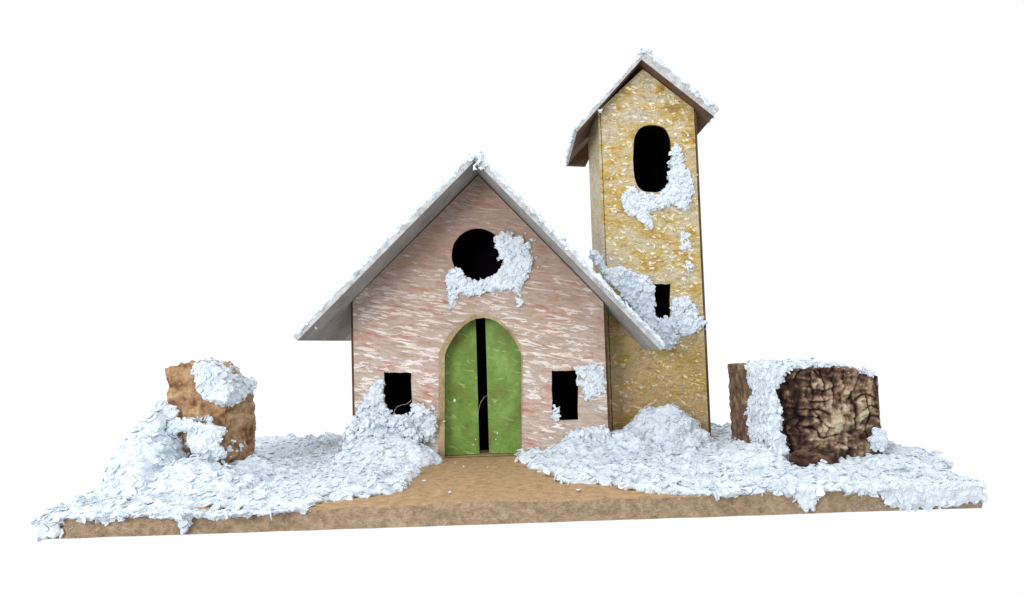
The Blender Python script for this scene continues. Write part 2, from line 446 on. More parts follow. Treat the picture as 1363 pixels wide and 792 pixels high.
def rect(px0, py0, px1, py1, Y):
    pts = []
    for a, b in (((px0, py1), (px1, py1)), ((px1, py1), (px1, py0)), ((px1, py0), (px0, py0)), ((px0, py0), (px0, py1))):
        for i in range(5): pts.append((a[0] + (b[0] - a[0]) * i / 5, a[1] + (b[1] - a[1]) * i / 5))
    return wobble([xz(x, y, Y) for x, y in pts], .010)
door_loop = arch(592, 694, 611, 474, 423, YW)
door_loop[0] = (door_loop[0][0], .004); door_loop[1] = (door_loop[1][0], .004)
round_loop = wobble(ell(636, 339, 35, 35, YW, 30), .008)
wl_loop = rect(511, 496, 548, 557, YW); wr_loop = rect(735, 493, 769, 559, YW)
x0, x1 = wl + SW, wr - SW
outer = [(x0, .002), (x1, .002), (x1, under(x1) - .03), (apx.x, under(apx.x) - .03), (x0, under(x0) - .012)]
specs = []
for _ in range(1250):
    x = random.uniform(wl, wr); z = random.uniform(.1, 5.2); h = min(1, max(0, (z - 1.7) / 2.2))
    g = noise.noise(Vector((x * 1.1, z * 1.5, 8.2)))
    if random.random() > (.78 - .42 * h) + .55 * g: continue
    if x > -.2 and z < 2.6 and random.random() < .25: x += .02
    specs.append((x, z, random.choice((.14, .2, .28, .36, .5)) * random.uniform(.7, 1.2), random.uniform(.024, .062) * (1 - .40 * h), math.radians(-10 + random.gauss(0, 3)), random.uniform(.010, .020)))
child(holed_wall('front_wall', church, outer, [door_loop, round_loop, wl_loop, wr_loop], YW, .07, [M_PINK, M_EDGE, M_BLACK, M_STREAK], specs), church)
for xa, xb in ((wl, wl + SW - .003), (wr - SW + .003, wr)):
    bm = bmesh.new(); zt = min(under(xa), under(xb)) - .012
    box(bm, xa, xb, YW + .02, YCB - .3, .002, zt, 0)
    for f in bm.faces:
        if abs(f.calc_center_median().y - YW - .02) < 1e-4: f.material_index = 1
    child(bm_obj('side_wall', bm, church, [M_PINK, M_EDGE]), church)
bm = bmesh.new()
prism(bm, [(x0 + .003, YCB - .37, .002), (x1 - .003, YCB - .37, .002), (x1 - .003, YCB - .37, under(x1) - .015), (apx.x, YCB - .37, under(apx.x) - .025), (x0 + .003, YCB - .37, under(x0) - .015)], (0, .07, 0))
child(bm_obj('back_wall', bm, church, [M_PINK]), church)
# windows (dark hollows behind the openings)
for nm, lp, lab in (('round_window', round_loop, 'round black gable opening'), ('window', wl_loop, 'left rectangular black window'), ('window', wr_loop, 'right rectangular black window')):
    child(recess(nm, church, lp, YW + .072, YW + .9, lab), church)

# door: dark hollow, two green leaves, ochre surround
door = child(recess('door', church, door_loop, YW + .30, YW + .9, 'arched double door standing slightly open', .02), church)
def leaf(px0, px1, side):
    Yd = YW + .22
    bm = bmesh.new()
    xa, xb = P(px0, 540, Yd).x, P(px1, 540, Yd).x
    cx = sum(p[0] for p in door_loop[2:]) / len(door_loop[2:]); hw = P(694, 474, YW).x - cx; zs = P(640, 474, YW).z; zt = P(640, 421, YW).z + .06
    n = 10; top = []
    for i in range(n + 1):
        x = xa + (xb - xa) * i / n; u = min(.999, abs(x - cx) / (hw * 1.06))
        top.append((x, zs + (zt - zs) * math.sqrt(1 - u * u)))
    lean = .05 * side
    pts = [(xa, Yd + (0 if side > 0 else .10), .012), (xb, Yd + (.10 if side > 0 else 0), .012)] + [(x, Yd + .10 * ((x - xa) / (xb - xa) if side > 0 else (xb - x) / (xb - xa)), z) for x, z in top[::-1]]
    prism(bm, pts, (0, .05, 0), (0, 0, 1))
    o = bm_obj('door_leaf', bm, door, [M_GREEN, M_EDGE])
    return o
for a in ((588, 636, 1), (649, 698, -1)):
    o = leaf(*a); o.matrix_parent_inverse = (door.matrix_parent_inverse.copy()) if False else Matrix.Identity(4)
    child(o, church); o.parent = door; o.matrix_parent_inverse = Matrix.Identity(4)
# door is a mesh whose world matrix is identity, so its children keep identity too

def strip(loop_in, loop_out, Y, th):
    bm = bmesh.new(); n = len(loop_in)
    vi = [bm.verts.new((p[0], Y, p[1])) for p in loop_in]; vo = [bm.verts.new((p[0], Y, p[1])) for p in loop_out]
    for i in range(n - 1): bm.faces.new((vi[i], vi[i + 1], vo[i + 1], vo[i]))
    r = bmesh.ops.extrude_face_region(bm, geom=list(bm.faces))
    for g in r['geom']:
        if isinstance(g, bmesh.types.BMVert): g.co.y += th
    return bm
# surround follows the opening: wide ochre band on the left, thin on the right
inner = []; outr = []
seq = [door_loop[0]] + door_loop[2:][::-1] + [door_loop[1]]
ccx = sum(p[0] for p in door_loop) / len(door_loop)
zs = P(640, 474, YW).z
for k, (x, z) in enumerate(seq):
    s = k / (len(seq) - 1)
    w = .125 * (1 - s) + .012 * s + .015 * random.uniform(-1, 1)
    if z > zs + .01:
        d = Vector((x - ccx, z - zs + .25)).normalized()
        w *= 1.0
    else: d = Vector((1 if x > ccx else -1, 0))
    inner.append((x, z)); outr.append((x + d.x * w, z + d.y * w))
child(bm_obj('door_surround', strip(inner, outr, YW - .014, .012), church, [M_SURR]), church)

# roof panels
def panel(name, parent, a, d, n, length, th, poly, mats):     # poly: (distance down the slope, Y)
    bm = bmesh.new()
    pts = [Vector((a.x, 0, a.z)) + d * (t * length) + Vector((0, y, 0)) for t, y in poly]
    prism(bm, pts, -n * th, (0, 1, 2))
    return bm_obj(name, bm, parent, mats)
LL = (Vector((el.x, 0, el.z)) - Vector((apx.x, 0, apx.z))).length
LR = (Vector((er.x, 0, er.z)) - Vector((apx.x, 0, apx.z))).length
YT = 4.70
TXL = P(802, 300, YT).x; 
tn = (TXL - .06 - apx.x) / (dr.x * LR)
M_VERGE = mat_fibre('verge_edge', srgb(150, 146, 142), srgb(186, 186, 186), srgb(206, 208, 210), (6, 6, 6), .3)
pl_poly = [(0, YV), (1, YV), (1, YCB), (0, YCB)]
pr_poly = [(.016, YV), (1, YV + .05), (1, YT - .02), (tn, YT - .02), (tn, YCB), (.016, YCB)]
pl = child(panel('roof_panel', church, apx, dl, nl, LL, RT, pl_poly, [M_VERGE, M_CARD, M_VERGE]), church)
pr = child(panel('roof_panel', church, apx, dr, nr, LR, RT, pr_poly, [M_VERGE, M_CARD_LIT, M_VERGE]), church)

def roof_snow(a, d, n, length, poly, Y0, dens, edge=(.022, .042), r=(.06, .11)):
    out = []
    ys = [p[1] for p in poly]; A = length * (max(ys) - min(ys))
    for t, y in scatter(poly, int(A * dens)):
        out.append((Vector((a.x, y, a.z)) + d * (t * length) + n * random.uniform(.0, .035), random.uniform(*r), n))
    k = int(length * 100)
    for i in range(k):                       # crust along the verge
        t = (i + random.random()) / k
        out.append((Vector((a.x, Y0 + random.uniform(-.012, .10), a.z)) + d * (t * length) + n * random.uniform(-.03, .03), random.uniform(*edge), n))
    return out
def sub(o): o.matrix_parent_inverse = Matrix.Identity(4); return o
bl = roof_snow(apx, dl, nl, LL, pl_poly, YV, 75)
bl += [(P(421, 437, YV + .1), .055), (P(398, 443, YV), .06)]
sub(snow('roof_snow', pl, bl, .025, .006, flakes=45, fsize=.5))
br = roof_snow(apx, dr, nr, LR, pr_poly, YV, 75)
br += [(Vector((apx.x + random.uniform(-.12, .12), YV - random.uniform(-.1, .03), apx.z - random.uniform(-.02, .05))), random.uniform(.045, .07)) for _ in range(20)]
for x, y in scatter([(624, 205), (640, 205), (646, 222), (636, 232), (626, 224)], 22): br.append((P(x, y, YV - .03), random.uniform(.035, .06)))
# drift lying in the corner of roof and tower
for k in range(70):
    t = random.uniform(tn, 1.0)
    p = Vector((apx.x, YT - random.uniform(.05, .5), apx.z)) + dr * (t * LR) + nr * random.uniform(.05, .16)
    br.append((p, random.uniform(.06, .12)))
sub(snow('roof_snow', pr, br, .025, .006, flakes=45, fsize=.5))

# snow stuck on the facade
sp = []
sp += wallpatch([(597, 362), (612, 357), (622, 371), (640, 377), (660, 368), (672, 352), (664, 337), (659, 320), (668, 310), (690, 312), (703, 327), (707, 350), (698, 372), (688, 383), (660, 386), (630, 392), (612, 388), (598, 392)], YW, 1.0, (.04, .09), .09)
sp += wallpatch([(597, 385), (612, 385), (606, 402), (599, 417)], YW, .7, (.03, .06), .05)
sp += wallpatch([(682, 380), (694, 375), (696, 408), (690, 408)], YW, .7, (.03, .06), .05)
child(snow('snow_patch', church, sp, .014, .006, (0, -1, .15), .5), church)
sp = wallpatch([(480, 545), (497, 515), (508, 505), (512, 540), (522, 555), (545, 553), (551, 538), (568, 545), (580, 563), (576, 588), (562, 582), (555, 600), (520, 612), (465, 612), (463, 578)], YW, 1.1, (.05, .11), .2)
sp += wallpatch([(462, 575), (500, 555), (540, 560), (560, 585), (530, 612), (465, 620)], YW - .15, .8, (.07, .13), .3)
child(snow('snow_patch', church, sp, .015, .006, (0, -1, .3), .5), church)
sp = wallpatch([(766, 492), (785, 485), (804, 490), (805, 520), (790, 533), (775, 530), (768, 512)], YW, .9, (.025, .06), .05, .2)
sp += wallpatch([(735, 540), (745, 540), (745, 556), (735, 558)], YW, .8, (.03, .05), .06)
sp += wallpatch([(694, 620), (718, 606), (745, 592), (762, 575), (790, 570), (812, 572), (812, 620)], YW - .05, 1.0, (.05, .11), .2)
child(snow('snow_patch', church, sp, .015, .006, (0, -1, .3), .5), church)
fl = [(P(x, y, YW - .01), r) for x, y, r in ((524, 575, .05), (700, 430, .04), (480, 480, .03))]
fl2 = [(P(x, y, YW + .1), r) for x, y, r in ((605, 533, .035), (662, 577, .03), (660, 585, .02), (633, 585, .02), (630, 592, .02))]
for q in fl2: sub(snow('snow_crumb', door, [q, (q[0] + Vector((.2, .0, .3)) * q[1], q[1] * .7)], max(.006, q[1] * .22), q[1] * .12, (0, -1, 0), flakes=0))

# stray threads
def tube(name, parent, pts, r, mat):
    bm = bmesh.new(); rings = []
    pts = [Vector(p) for p in pts]
    for i, p in enumerate(pts):
        d = (pts[min(i + 1, len(pts) - 1)] - pts[max(i - 1, 0)]).normalized(); a = d.orthogonal().normalized(); b = d.cross(a)
        rings.append([bm.verts.new(p + (a * math.cos(k * 1.5708) + b * math.sin(k * 1.5708)) * r) for k in range(4)])
    for i in range(len(rings) - 1):
        for k in range(4): bm.faces.new((rings[i][k], rings[i][(k + 1) % 4], rings[i + 1][(k + 1) % 4], rings[i + 1][k]))
    bm.faces.new(rings[0]); bm.faces.new(rings[-1][::-1])
    return bm_obj(name, bm, parent, [mat])
child(tube('thread', church, [P(x, y, YW - .02) for x, y in ((524, 553), (525, 546), (529, 541), (535, 539), (541, 538), (546, 534), (549, 530))], .0035, M_THREAD), church)
child(tube('thread', church, [P(x, y, YW + .06) for x, y in ((636, 557), (637, 545), (640, 535), (645, 528), (649, 526), (652, 528))], .0028, M_THREAD), church)

# ------------------------------------------------------------------ bell tower
tower = thing('bell_tower', 'tall yellow flecked card bell tower with snowy pitched cap beside the church', 'bell tower')
ta = P(858, 68, YT - .28); tl = P(765, 172, YT - .28); tr = P(957, 146, YT - .28)
txl, txr = TXL, P(934, 300, YT).x
tower.location = ((txl + txr) / 2, YT, 0)
YTB = YT + 1.75
TRT = .065; TRR = .17
tdl, tnl = slab_normal(ta, tl); tdr, tnr = slab_normal(ta, tr)
def tunder(x):
    d, n, th = (tdl, tnl, TRT) if x < ta.x else (tdr, tnr, TRR)
    return ta.z + d.z * (x - ta.x) / d.x - th / n.z
tsw = .05
win_hi = wobble(ell(868, 211, 25.5, 45, YT, 30, 2.9), .006)
win_lo = rect(864, 378, 892, 434, YT)
a0, a1 = txl + tsw, txr - tsw
outer = [(a0, .002), (a1, .002), (a1, tunder(a1) - .012), (ta.x, tunder(ta.x) - .03), (a0, tunder(a0) - .012)]
specs = []
for _ in range(1050):
    x = random.uniform(txl, txr); z = random.uniform(.3, 7.6); h = 1 if z > 3 else .55
    if random.random() > h * (.55 + .7 * noise.noise(Vector((x * 2, z * 2, 3.3)))): continue
    specs.append((x, z, random.uniform(.04, .14), random.uniform(.02, .055), math.radians(-8 + random.gauss(0, 28)), random.uniform(.010, .022)))
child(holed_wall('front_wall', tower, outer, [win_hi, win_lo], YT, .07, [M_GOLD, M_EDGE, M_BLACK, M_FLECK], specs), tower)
for xa, xb, sh in ((txl, txl + tsw - .01, -.04), (txr - tsw + .003, txr, -.04)):
    bm = bmesh.new(); zt = min(tunder(xa), tunder(xb)) - .012
    prism(bm, [(xa, YT + .02, .002), (xb, YT + .02, .002), (xb + sh, YTB, .002), (xa + sh, YTB, .002)], (0, 0, zt), (0, 0, 0))
    for f in bm.faces:
        if xa > txl and abs(f.calc_center_median().y - YT - .02) < 1e-4: f.material_index = 1
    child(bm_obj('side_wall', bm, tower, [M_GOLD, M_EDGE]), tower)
bm = bmesh.new()
prism(bm, [(a0 - .04, YTB - .07, .002), (a1 - .04, YTB - .07, .002), (a1 - .04, YTB - .07, tunder(a1) - .2), (ta.x - .03, YTB - .07, tunder(ta.x) - .1), (a0 - .04, YTB - .07, tunder(a0) - .2)], (0, .06, 0))
child(bm_obj('back_wall', bm, tower, [M_GOLD]), tower)
child(recess('window', tower, win_hi, YT + .072, YT + 1.2, 'tall rounded black belfry opening'), tower)
child(recess('window', tower, win_lo, YT + .072, YT + 1.0, 'small black window edged with snow'), tower)
TLL = (tl - ta).length; TLR = (tr - ta).length
tp_l = [(0, YT - .28), (1, YT - .28), (1, YTB + .75), (0, YTB + .75)]
tp_r = [(0, YT - .284), (1, YT - .284), (1, YTB + .55), (0, YTB + .55)]
ql = child(panel('roof_panel', tower, ta, tdl, tnl, TLL, TRT, tp_l, [M_VERGE, M_BROWN, M_VERGE]), tower)
qr = child(panel('roof_panel', tower, ta, tdr, tnr, TLR, TRR, tp_r, [M_VERGE, M_BROWN, M_VERGE]), tower)
# small card gusset closing the back corner under the left eave
bm = bmesh.new()
gy = YTB + .73
prism(bm, [P(753, 221, gy), P(779, 222, gy), P(790, 200, gy), P(790, 182, gy)], (0, .02, 0))
child(bm_obj('eave_gusset', bm, tower, [M_BROWN]), tower)
sub(snow('roof_snow', ql, roof_snow(ta, tdl, tnl, TLL, tp_l, YT - .28, 170, (.022, .042), (.04, .075)) + [(P(798, 148, YT - .3), .055), (P(801, 146, YT - .3), .04)], .022, .006, flakes=45, fsize=.5))
apb = [(Vector((ta.x + random.uniform(-.12, .12), YT - .29 - random.uniform(-.05, .04), ta.z - random.uniform(-.02, .06))), random.uniform(.045, .075)) for _ in range(26)]
b = apb + roof_snow(ta, tdr, tnr, TLR, tp_r, YT - .28, 170, (.022, .042), (.04, .075))
for k in range(30): b.append((P(random.uniform(918, 955), 0, YT - .28) * 0 + Vector((ta.x, YT - .29, ta.z)) + tdr * random.uniform(.6, 1) * TLR + tnr * random.uniform(-.09, .02), random.uniform(.03, .06)))
sub(snow('roof_snow', qr, b, .022, .006, flakes=45, fsize=.5))
sp = wallpatch([(828, 264), (842, 250), (850, 257), (875, 262), (888, 250), (893, 225), (896, 192), (903, 190), (911, 225), (921, 237), (922, 265), (912, 280), (898, 272), (880, 276), (864, 280), (868, 306), (852, 293), (832, 282)], YT, 1.1, (.035, .085), .09)
sp += wallpatch([(906, 310), (917, 308), (922, 350), (916, 366), (908, 340)], YT, .8, (.025, .05), .03, .45)
child(snow('snow_patch', tower, sp, .014, .006, (0, -1, .15), .5), tower)
sp = wallpatch([(858, 382), (872, 386), (868, 396), (872, 404), (864, 410), (858, 400)], YT - .01, .8, (.03, .05), .05) + wallpatch([(872, 426), (896, 420), (896, 436), (876, 438)], YT - .01, .8, (.03, .05), .05)
sp += wallpatch([(786, 334), (800, 338), (806, 360), (830, 358), (860, 370), (869, 386), (864, 402), (874, 424), (886, 434), (897, 424), (894, 400), (914, 396), (924, 410), (938, 430), (930, 441), (905, 448), (888, 466), (870, 452), (845, 412), (805, 368)], YT, 1.1, (.04, .095), .12)
child(snow('snow_patch', tower, sp, .014, .006, (0, -1, .15), .5), tower)

# ------------------------------------------------------------------ rocks
def rock(name, plan, z1, parent, mat, relief, nx=.035, taper=.0, top=None):
    """upright lump with polygon plan; sides and top finely meshed and pushed by relief(p, n)"""
    bm = bmesh.new()
    prism(bm, [(x, y, -.0) for x, y in plan], (0, 0, z1))
    bmesh.ops.recalc_face_normals(bm, faces=bm.faces)
    me = bpy.data.meshes.new('tmp'); bm.to_mesh(me); bm.free()
    tmp = bpy.data.objects.new('tmp', me); COL.objects.link(tmp)
    md = tmp.modifiers.new('r', 'REMESH'); md.mode = 'VOXEL'; md.voxel_size = nx
    dg = bpy.context.evaluated_depsgraph_get(); m2 = bpy.data.meshes.new_from_object(tmp.evaluated_get(dg))
    bpy.data.objects.remove(tmp); bpy.data.meshes.remove(me)
    rel_ = []
    nor = [v.normal.copy() for v in m2.vertices]; new = []
    for v, nv in zip(m2.vertices, nor):
        p = v.co.copy()
        if top: p.z *= top(p)
        d, h = relief(p, nv)
        new.extend(p + nv * d); rel_.append(h)
    m2.vertices.foreach_set('co', new)
    at = m2.attributes.new('relief', 'FLOAT', 'POINT'); at.data.foreach_set('value', rel_)
    m2.update(); m2.shade_smooth(); m2.name = name
    return link(name, m2, parent, [mat])

def fbm(p, o=3):
    r, a = 0, 1
    for k in range(o): r += a * noise.noise(p); p = p * 2.03 + Vector((3.1, 1.7, 5.3)); a *= .5
    return r
M_CORK = mat_vcol('orange_cork', [(.0, srgb(70, 42, 24)), (.28, srgb(138, 102, 72)), (.48, srgb(184, 144, 106)), (.75, srgb(210, 176, 138))], 26, .9)
M_BARK = mat_vcol('dark_cork_bark', [(.0, srgb(30, 18, 14)), (.26, srgb(70, 46, 38)), (.45, srgb(112, 88, 70)), (.60, srgb(160, 136, 108)), (.82, srgb(200, 186, 158))], 15, .6)

cork = thing('cork_rock', 'orange-brown cork rock with snow cap at the left end of the board', 'rock')
yl = 2.0
c0 = P(214, 560, yl).x; c1 = P(272, 560, yl).x
plan = [(c0, yl + .1), (c0 + .5, yl - .05), (P(300, 560, yl).x, yl + .05), (P(338, 560, yl + .9).x, yl + .95), (P(330, 560, yl + 1.6).x, yl + 1.7), (c0 - .0, yl + 1.6)]
cork.location = ((c0 + c1) / 2 + .3, yl + .8, 0)
def cork_rel(p, n):
    a = fbm(p * 1.7); b = fbm(Vector((p.x * 3.2 + p.z * 1.5, p.y * 3.2, p.z * 7 - p.x * 2)), 4); c = noise.noise(p * 15) + .6 * noise.noise(p * 29)
    pit = max(0, fbm(p * 2.6 + Vector((5, 1, 2))) - .38)
    right = max(0, min(1, (p.x - c0 - .75) * 1.6))
    d = .06 * a + .035 * b + .016 * c + .010 * noise.noise(p * 44) - .12 * min(.5, pit)
    if n.z < .6: d -= (.13 if n.x < -.3 else .05) * math.exp(-((p.z / zc - .60) / .17) ** 2) * (1 if p.x < c0 + 1.0 else .3)
    return d, .56 + .22 * b + .16 * c - .5 * pit + .12 * a - .14 * right
def cork_top(p):
    u = (p.x - c0) / 1.7
    return 1.0 - .20 * max(0, min(1, (u - .3) / .15)) * (1 if u > .3 else 0) - .10 * max(0, (u - .6)) + .05 * noise.noise(Vector((p.x * 3.4, p.y * 3.4, 6))) + .03 * noise.noise(Vector((p.x * 9, p.y * 9, 2)))
zc = P(240, 487, yl).z
child(rock('cork_body', plan, zc, cork, M_CORK, cork_rel, .022, top=cork_top), cork)
b = []
b += wallpatch([(264, 487), (285, 486), (300, 497), (325, 505), (335, 512), (330, 522), (320, 530), (300, 540), (285, 536), (268, 522)], yl + .02, 1.0, (.06, .12), .16)
ctop = [q for q in scatter(plan, 400) if q[0] > c0 + .5]
for k in range(130):
    x, y = random.choice(ctop); zz = zc * cork_top(Vector((x, y, 0)))
    b.append((Vector((x, y, zz + random.uniform(-.05, .04))), random.uniform(.07, .13)))
b += wallpatch([(222, 543), (232, 538), (236, 552), (226, 555)], yl, 1, (.04, .07), .1)
b += wallpatch([(220, 566), (240, 560), (262, 562), (285, 568), (296, 575), (290, 590), (298, 605), (285, 615), (262, 612), (255, 590), (248, 572), (225, 578)], yl - .1, 1.0, (.05, .10), .15)
for x, y in scatter([(215, 540), (300, 560), (335, 590), (330, 612), (220, 612)], 60):
    b.append((P(x, y, yl - .02), random.uniform(.025, .055), (0, -1, .2)))
A_ = P(300, 560, yl).xy + Vector((0, .05)); B_ = P(338, 560, yl + .9).xy + Vector((0, .05))
def onto_right_face(p):                  # lay a flake on the receding right face of the cork
    e = B_ - A_; d = p.xy - CAM.xy; den = d.x * e.y - d.y * e.x; w_ = A_ - CAM.xy
    k_ = (w_.x * e.y - w_.y * e.x) / den; t_ = (w_.x * d.y - w_.y * d.x) / den
    return CAM + (p - CAM) * (k_ - .006) if 0 < t_ < 1.02 and p.y < yl + .12 else p
b = [(onto_right_face(q[0]),) + tuple(q[1:]) for q in b]
b += wallpatch([(208, 540), (222, 536), (232, 560), (226, 580), (214, 590)], yl - .02, 1, (.05, .09), .12)
child(snow('snow_patch', cork, b, .024, .012, (-.2, -.6, .8)), cork)

bark = thing('bark_rock', 'dark crumbly cork bark block with snowy corner at the right end of the board', 'rock')
yr = 2.0; yr2 = 4.55
b0 = P(1030, 540, yr).x; b1 = P(1176, 540, yr).x
zt = P(1080, 489, yr).z
bark.location = ((b0 + b1) / 2, (yr + yr2) / 2, 0)
plan = [(b0, yr), (b1, yr + .12), (b1 + .0, yr2 - .3), (b0 + .02, yr2)]
def bark_rel(p, n):
    if n.y < -.4 or (n.z > .5 and p.y < yr + .5):
        w = Vector((noise.noise(p * 2.4), noise.noise(p * 2.4 + Vector((9, 0, 0))), noise.noise(p * 2.4 + Vector((0, 7, 0))))) * .17 + Vector((noise.noise(p * 6), 0, noise.noise(p * 6 + Vector((4, 4, 4))))) * .045
        q = p + w; u = (p.x - b0) / (b1 - b0); t = p.z / zt
        cx = abs(((q.x * 5.6 + .3 * noise.noise(q * 5)) % 1) - .5) * 2
        cz = abs(((q.z * 4.6 + 1.1 * noise.noise(Vector((q.x * 2.6, 1, q.z * 1.3)))) % 1) - .5) * 2
        ck = 1.3 * max(0, (cx - .80) / .20) * max(0, min(1, .55 + 1.6 * noise.noise(q * 2.0 + Vector((3, 3, 3))) + .5 * (t - .45)))
        ck += 1.3 * max(0, (cz - .80) / .20) * max(0, min(1, .45 + 1.7 * noise.noise(q * 2.2)))
        ck = min(1.2, ck)
        big = fbm(p * 1.4 + Vector((2, 0, 1))); f = fbm(p * 6, 4); g = fbm(Vector((p.x * 7, p.y * 7, p.z * 16)), 3)
        lc = .22 + .30 * max(0, u - .3)                                   # pale ridge running up to the right
        lip = math.exp(-(((t - lc - .12) / .10) ** 2)) * max(0, min(1, (u - .3) * 5)) * max(0, min(1, (1.0 - u) * 5))
        hol = max(0, min(1, 1.35 - u / .25)) * (1 - .3 * max(0, t - .6))
        hf = noise.noise(p * 13) + .6 * noise.noise(p * 27)
        d = .05 * big + .045 * f + .045 * g + .034 * hf - .045 * ck + .07 * lip - .10 * hol
        d *= max(.12, min(1, (1.0 - u) * 7)) * max(.3, min(1, (u + .02) * 9))
        rim = max(0, (p.z - zt + .28) / .28)
        mid = math.exp(-((u - .55) / .28) ** 2)
        st = fbm(Vector((p.x * 13, p.y * 6, p.z * 3.2)), 3)
        return d, .36 + .22 * f + .20 * g + .14 * hf + .16 * st + .10 * big - .50 * ck + .24 * lip - .22 * hol - .16 * rim + .16 * mid
    f = fbm(p * 5)
    return .025 * f + .015 * noise.noise(p * 14), .47 + .12 * f
def bark_top(p): return 1 - .10 * max(0, (p.x - b0 - .9) / .75)
child(rock('bark_body', plan, zt, bark, M_BARK, bark_rel, .018, top=bark_top), bark)
lipblobs = None
# lower crumbled ledge of the block
bm_plan = [(P(1066, 600, 1.5).x, 1.66), (P(1112, 600, 1.5).x, 1.60), (P(1140, 600, yr).x, yr + .2), (P(1042, 600, yr).x, yr + .2)]
gr_ledge = bm_plan
child(rock('bark_ledge', bm_plan, .24, bark, M_BARK, lambda p, n: (.10 * noise.noise(p * 3.3) + .06 * fbm(p * 7) + .02 * noise.noise(p * 23), .34 + .35 * noise.noise(p * 8 + Vector((0, 0, 3))) - .4 * max(0, .15 - p.z) / .15), .024), bark)
b = []
for k in range(150):
    z = random.uniform(0, zt); y = yr + random.uniform(0, 1.0 + .35 * noise.noise(Vector((z * 3, 1, 5))))
    b.append((Vector((b0 - .02, y, z)), random.uniform(.09, .14), (-1, 0, 0)))
for k in range(420):          # crust on the left flank next to the front corner
    z = random.uniform(0, zt + .02); y = yr + random.uniform(-.02, 1.15 + .35 * noise.noise(Vector((z * 3, 1, 5))))
    b.append((Vector((b0 - random.uniform(-.02, .07), y, z)), random.uniform(.035, .08), (-1, -.2, .2)))
for k in range(190):
    x = random.uniform(b0 - .02, b1 - .1); y = random.uniform(yr + .15, yr2 - .4)
    if random.random() < .6: y = random.uniform(yr + .1, yr + 1.2)
    b.append((Vector((x, y, zt * bark_top(Vector((x, 0, 0))) + random.uniform(-.02, .04))), random.uniform(.06, .11)))
b += wallpatch([(1025, 487), (1048, 487), (1044, 500), (1032, 520), (1035, 545), (1040, 590), (1048, 603), (1030, 605)], yr - .01, .9, (.05, .1), .12)
b += wallpatch([(1164, 570), (1175, 575), (1180, 595), (1160, 595)], yr - .05, .8, (.05, .1), .1)
child(snow('snow_patch', bark, b, .024, .012, (-.6, -.3, .7)), bark)

# ------------------------------------------------------------------ snow on the board
G = lambda px, py: PZ(px, py, .03).xy[:]
left = [(BL[0], .0)] + [G(x, y) for x, y in ((240, 686), (310, 683), (385, 678), (440, 663), (500, 657), (535, 648), (552, 632), (545, 616))] + [(P(545, 610, YW).x, YW), (wl - .02, YW), (wl - .02, YB - .03), (BBL[0], YB - .03)]
right = [G(x, y) for x, y in ((694, 609), (706, 620), (733, 627), (745, 639), (800, 642), (860, 652), (900, 655), (980, 654), (1060, 651), (1100, 650), (1165, 648))] + [(BR[0], .24), (BBR[0], YB - .03), (txr + .1, YB - .03), (txr + .03, YT - .02), (txl, YT - .02), (wr + .02, YT - .02), (wr + .02, YW), (P(694, 605, YW).x, YW - .01)]
def area(p): return abs(sum(p[i - 1][0] * p[i][1] - p[i][0] * p[i - 1][1] for i in range(len(p)))) / 2
def ground(poly, dens):
    out = []
    for x, y in scatter(poly, int(area(poly) * 60)):
        if y < .12 or (y < .9 and noise.noise(Vector((x * 2.2, y * 2.2, 4.4))) < -.28) or x < BL[0] + .14 or x > BR[0] - .14: continue
        out.append((Vector((x, y, .02 + .03 * noise.noise(Vector((x * 1.7, y * 1.7, .5))))), random.uniform(.12, .20)))
    for x, y in scatter(poly, int(area(poly) * 420)):
        h = .025 + .05 * noise.noise(Vector((x * 1.7, y * 1.7, .5))) + .05 * noise.noise(Vector((x * 4, y * 4, 2)))
        if y < .9 and noise.noise(Vector((x * 2.2, y * 2.2, 4.4))) < -.33 and random.random() < .9: continue
        k = min(1, max(.25, y / .5))
        out.append((Vector((x, y, max(.0, h) * k)), random.uniform(.028, .075) * (.75 + .25 * k)))
    return out
gl = ground(left, 1)
gl += heap(-5.80, 1.85, .50, .95, 1.0, 230)                     # drift against the left flank of the cork
gl += heap(P(255, 600, 1.6).x, 1.55, 1.05, .7, .42, 150)        # in front of it
gl += heap(P(330, 600, 2.4).x, 2.5, .8, .9, .28, 80)
gl += heap(P(515, 590, 3.5).x, 3.45, .95, .6, .42, 140)
gl += heap(P(425, 590, 5).x, 5.2, .6, 1.5, .12, 60)
YF = -.03
def front(poly, dens=1, r=(.04, .085), depth=.05, Y=YF): return wallpatch(poly, Y, dens, r, depth)
gl += front([(53, 687), (84, 685), (80, 700), (72, 714), (54, 717)], .9, (.04, .07), .04)
gl += front([(80, 688), (390, 677), (384, 680), (330, 683), (318, 688), (300, 684), (275, 686), (250, 687), (210, 688), (170, 688), (140, 691), (110, 690)], 1.1, (.035, .07))
gl += front([(243, 690), (256, 690), (252, 703), (246, 712), (242, 711)], 1.1, (.025, .05), .03)
gl += [(Vector((BL[0] + random.uniform(-.03, .03), random.uniform(0, 3), random.uniform(-.12, .03))), random.uniform(.04, .07), (-1, 0, .5)) for _ in range(110)]
tag(snow('snow', None, gl, .024, .008, flakes=90, fsize=1.0), 'white flaky fake snow covering the board left of the doors', 'snow', None, 'stuff')
gr = ground(right, 1)
gr += heap(P(885, 560, 4.4).x, 4.35, .85, .5, .80, 150)         # drift at the tower foot
gr += heap(P(830, 590, 4.2).x, 4.0, .6, .6, .40, 80)
gr += heap(P(770, 600, 3.7).x, 3.7, .6, .5, .26, 70)
gr += heap(P(1000, 600, 2.6).x, 2.4, .6, .9, .28, 90)
gr = [q for q in gr if not (P(1068, 600, 1.5).x < q[0].x < P(1118, 600, 1.5).x and 1.45 < q[0].y < 2.0)]
gr += heap(P(1195, 610, 1.4).x, 1.5, .55, .7, .14, 60)
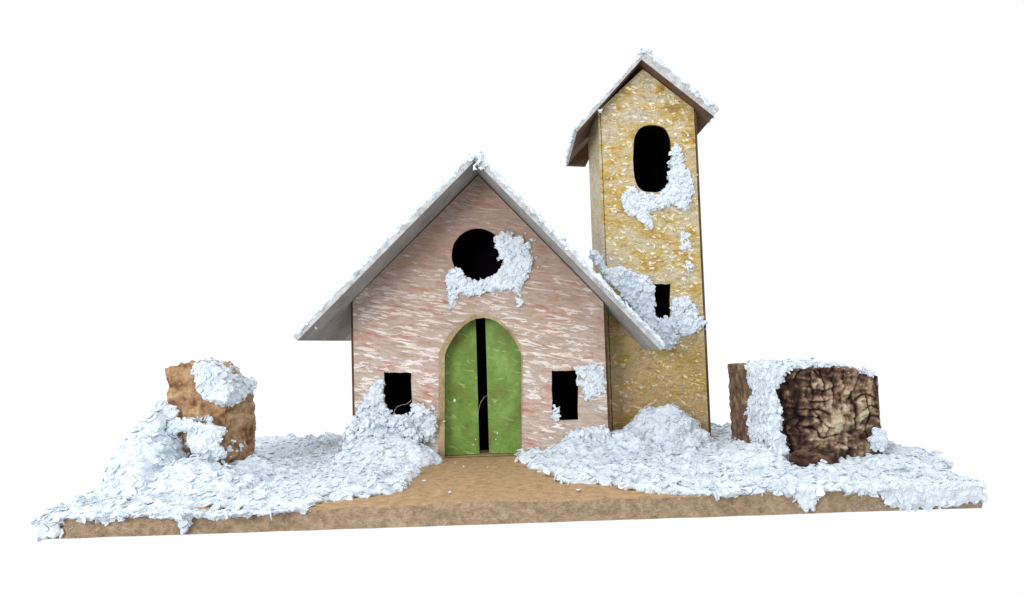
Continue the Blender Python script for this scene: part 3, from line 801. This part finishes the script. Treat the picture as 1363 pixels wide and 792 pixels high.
gr += heap(P(1200, 600, 2.6).x, 2.6, .5, 1.0, .10, 40)
gr += front([(1056, 652), (1092, 650), (1086, 662), (1084, 678), (1072, 682), (1064, 672)], 1.2, (.035, .07), .05, .15)
gr += front([(1164, 648), (1303, 642), (1304, 669), (1250, 673), (1200, 675), (1184, 668), (1172, 657)], 1.2, (.045, .09), .05, .18)
gr += front([(890, 656), (1060, 651), (1060, 654), (890, 658)], 1.0, (.03, .05), .04, .12)
gr += [(Vector((BR[0] + random.uniform(-.03, .04), random.uniform(.2, 4), random.uniform(-.26, .03))), random.uniform(.04, .08), (1, 0, .5)) for _ in range(190)]
tag(snow('snow', None, gr, .024, .008, flakes=90, fsize=1.0), 'white flaky fake snow covering the board right of the doors', 'snow', None, 'stuff')
# loose crumbs on the bare path
cr = [(PZ(x, y, .02), r) for x, y, r in ((598, 656, .05), (770, 652, .06), (606, 616, .02), (617, 621, .02), (649, 622, .022), (565, 640, .04), (720, 610, .03))]
for q in cr: child(snow('snow_crumb', board, [q, (q[0] + Vector((.3, .1, .1)) * q[1], q[1] * .8)], max(.006, q[1] * .22), q[1] * .15, flakes=0), board)

# ------------------------------------------------------------------ light: white surroundings, soft key lamp, added top fill
w = bpy.data.worlds.new('World'); scene.world = w; w.use_nodes = True
n, l = w.node_tree.nodes, w.node_tree.links
bg = n['Background']; tc = n.new('ShaderNodeTexCoord'); sx = n.new('ShaderNodeSeparateXYZ'); l.new(tc.outputs['Generated'], sx.inputs[0])
def mapr(sock, a, b, c, d):
    m = n.new('ShaderNodeMapRange'); m.interpolation_type = 'SMOOTHSTEP'
    for i, v in enumerate((a, b, c, d)): m.inputs[i + 1].default_value = v
    l.new(sock, m.inputs[0]); return m.outputs[0]
fy = mapr(sx.outputs[1], -.5, .05, .80, 1.0)  # world dimmed behind the camera and below to shape the light
fz = mapr(sx.outputs[2], -.8, -.5, .35, 1.0)
mm = n.new('ShaderNodeMath'); mm.operation = 'MULTIPLY'; l.new(fy, mm.inputs[0]); l.new(fz, mm.inputs[1])
l.new(mm.outputs[0], bg.inputs['Strength'])
bg.inputs['Color'].default_value = (1.02, 1.05, 1.10, 1)

def area_lamp(name, loc, target, size, energy, color=(1, 1, 1)):
    ld = bpy.data.lights.new(name, 'AREA'); ld.size = size; ld.energy = energy; ld.color = color
    o = bpy.data.objects.new(name, ld); COL.objects.link(o); o.location = loc
    o.rotation_euler = (Vector(target) - Vector(loc)).to_track_quat('-Z', 'Y').to_euler()
    return o
area_lamp('key_lamp', (-15, -23, 7), (0, 3, 1.5), 10, 4600, (1, .99, .97))
area_lamp('top_fill', (0, -3, 13), (0, 2.5, 0), 8, 500, (.95, .98, 1))  # added overhead lamp to brighten the snow

scene.view_settings.view_transform = 'Standard'; scene.view_settings.look = 'None'
scene.view_settings.exposure = 0; scene.view_settings.gamma = 1
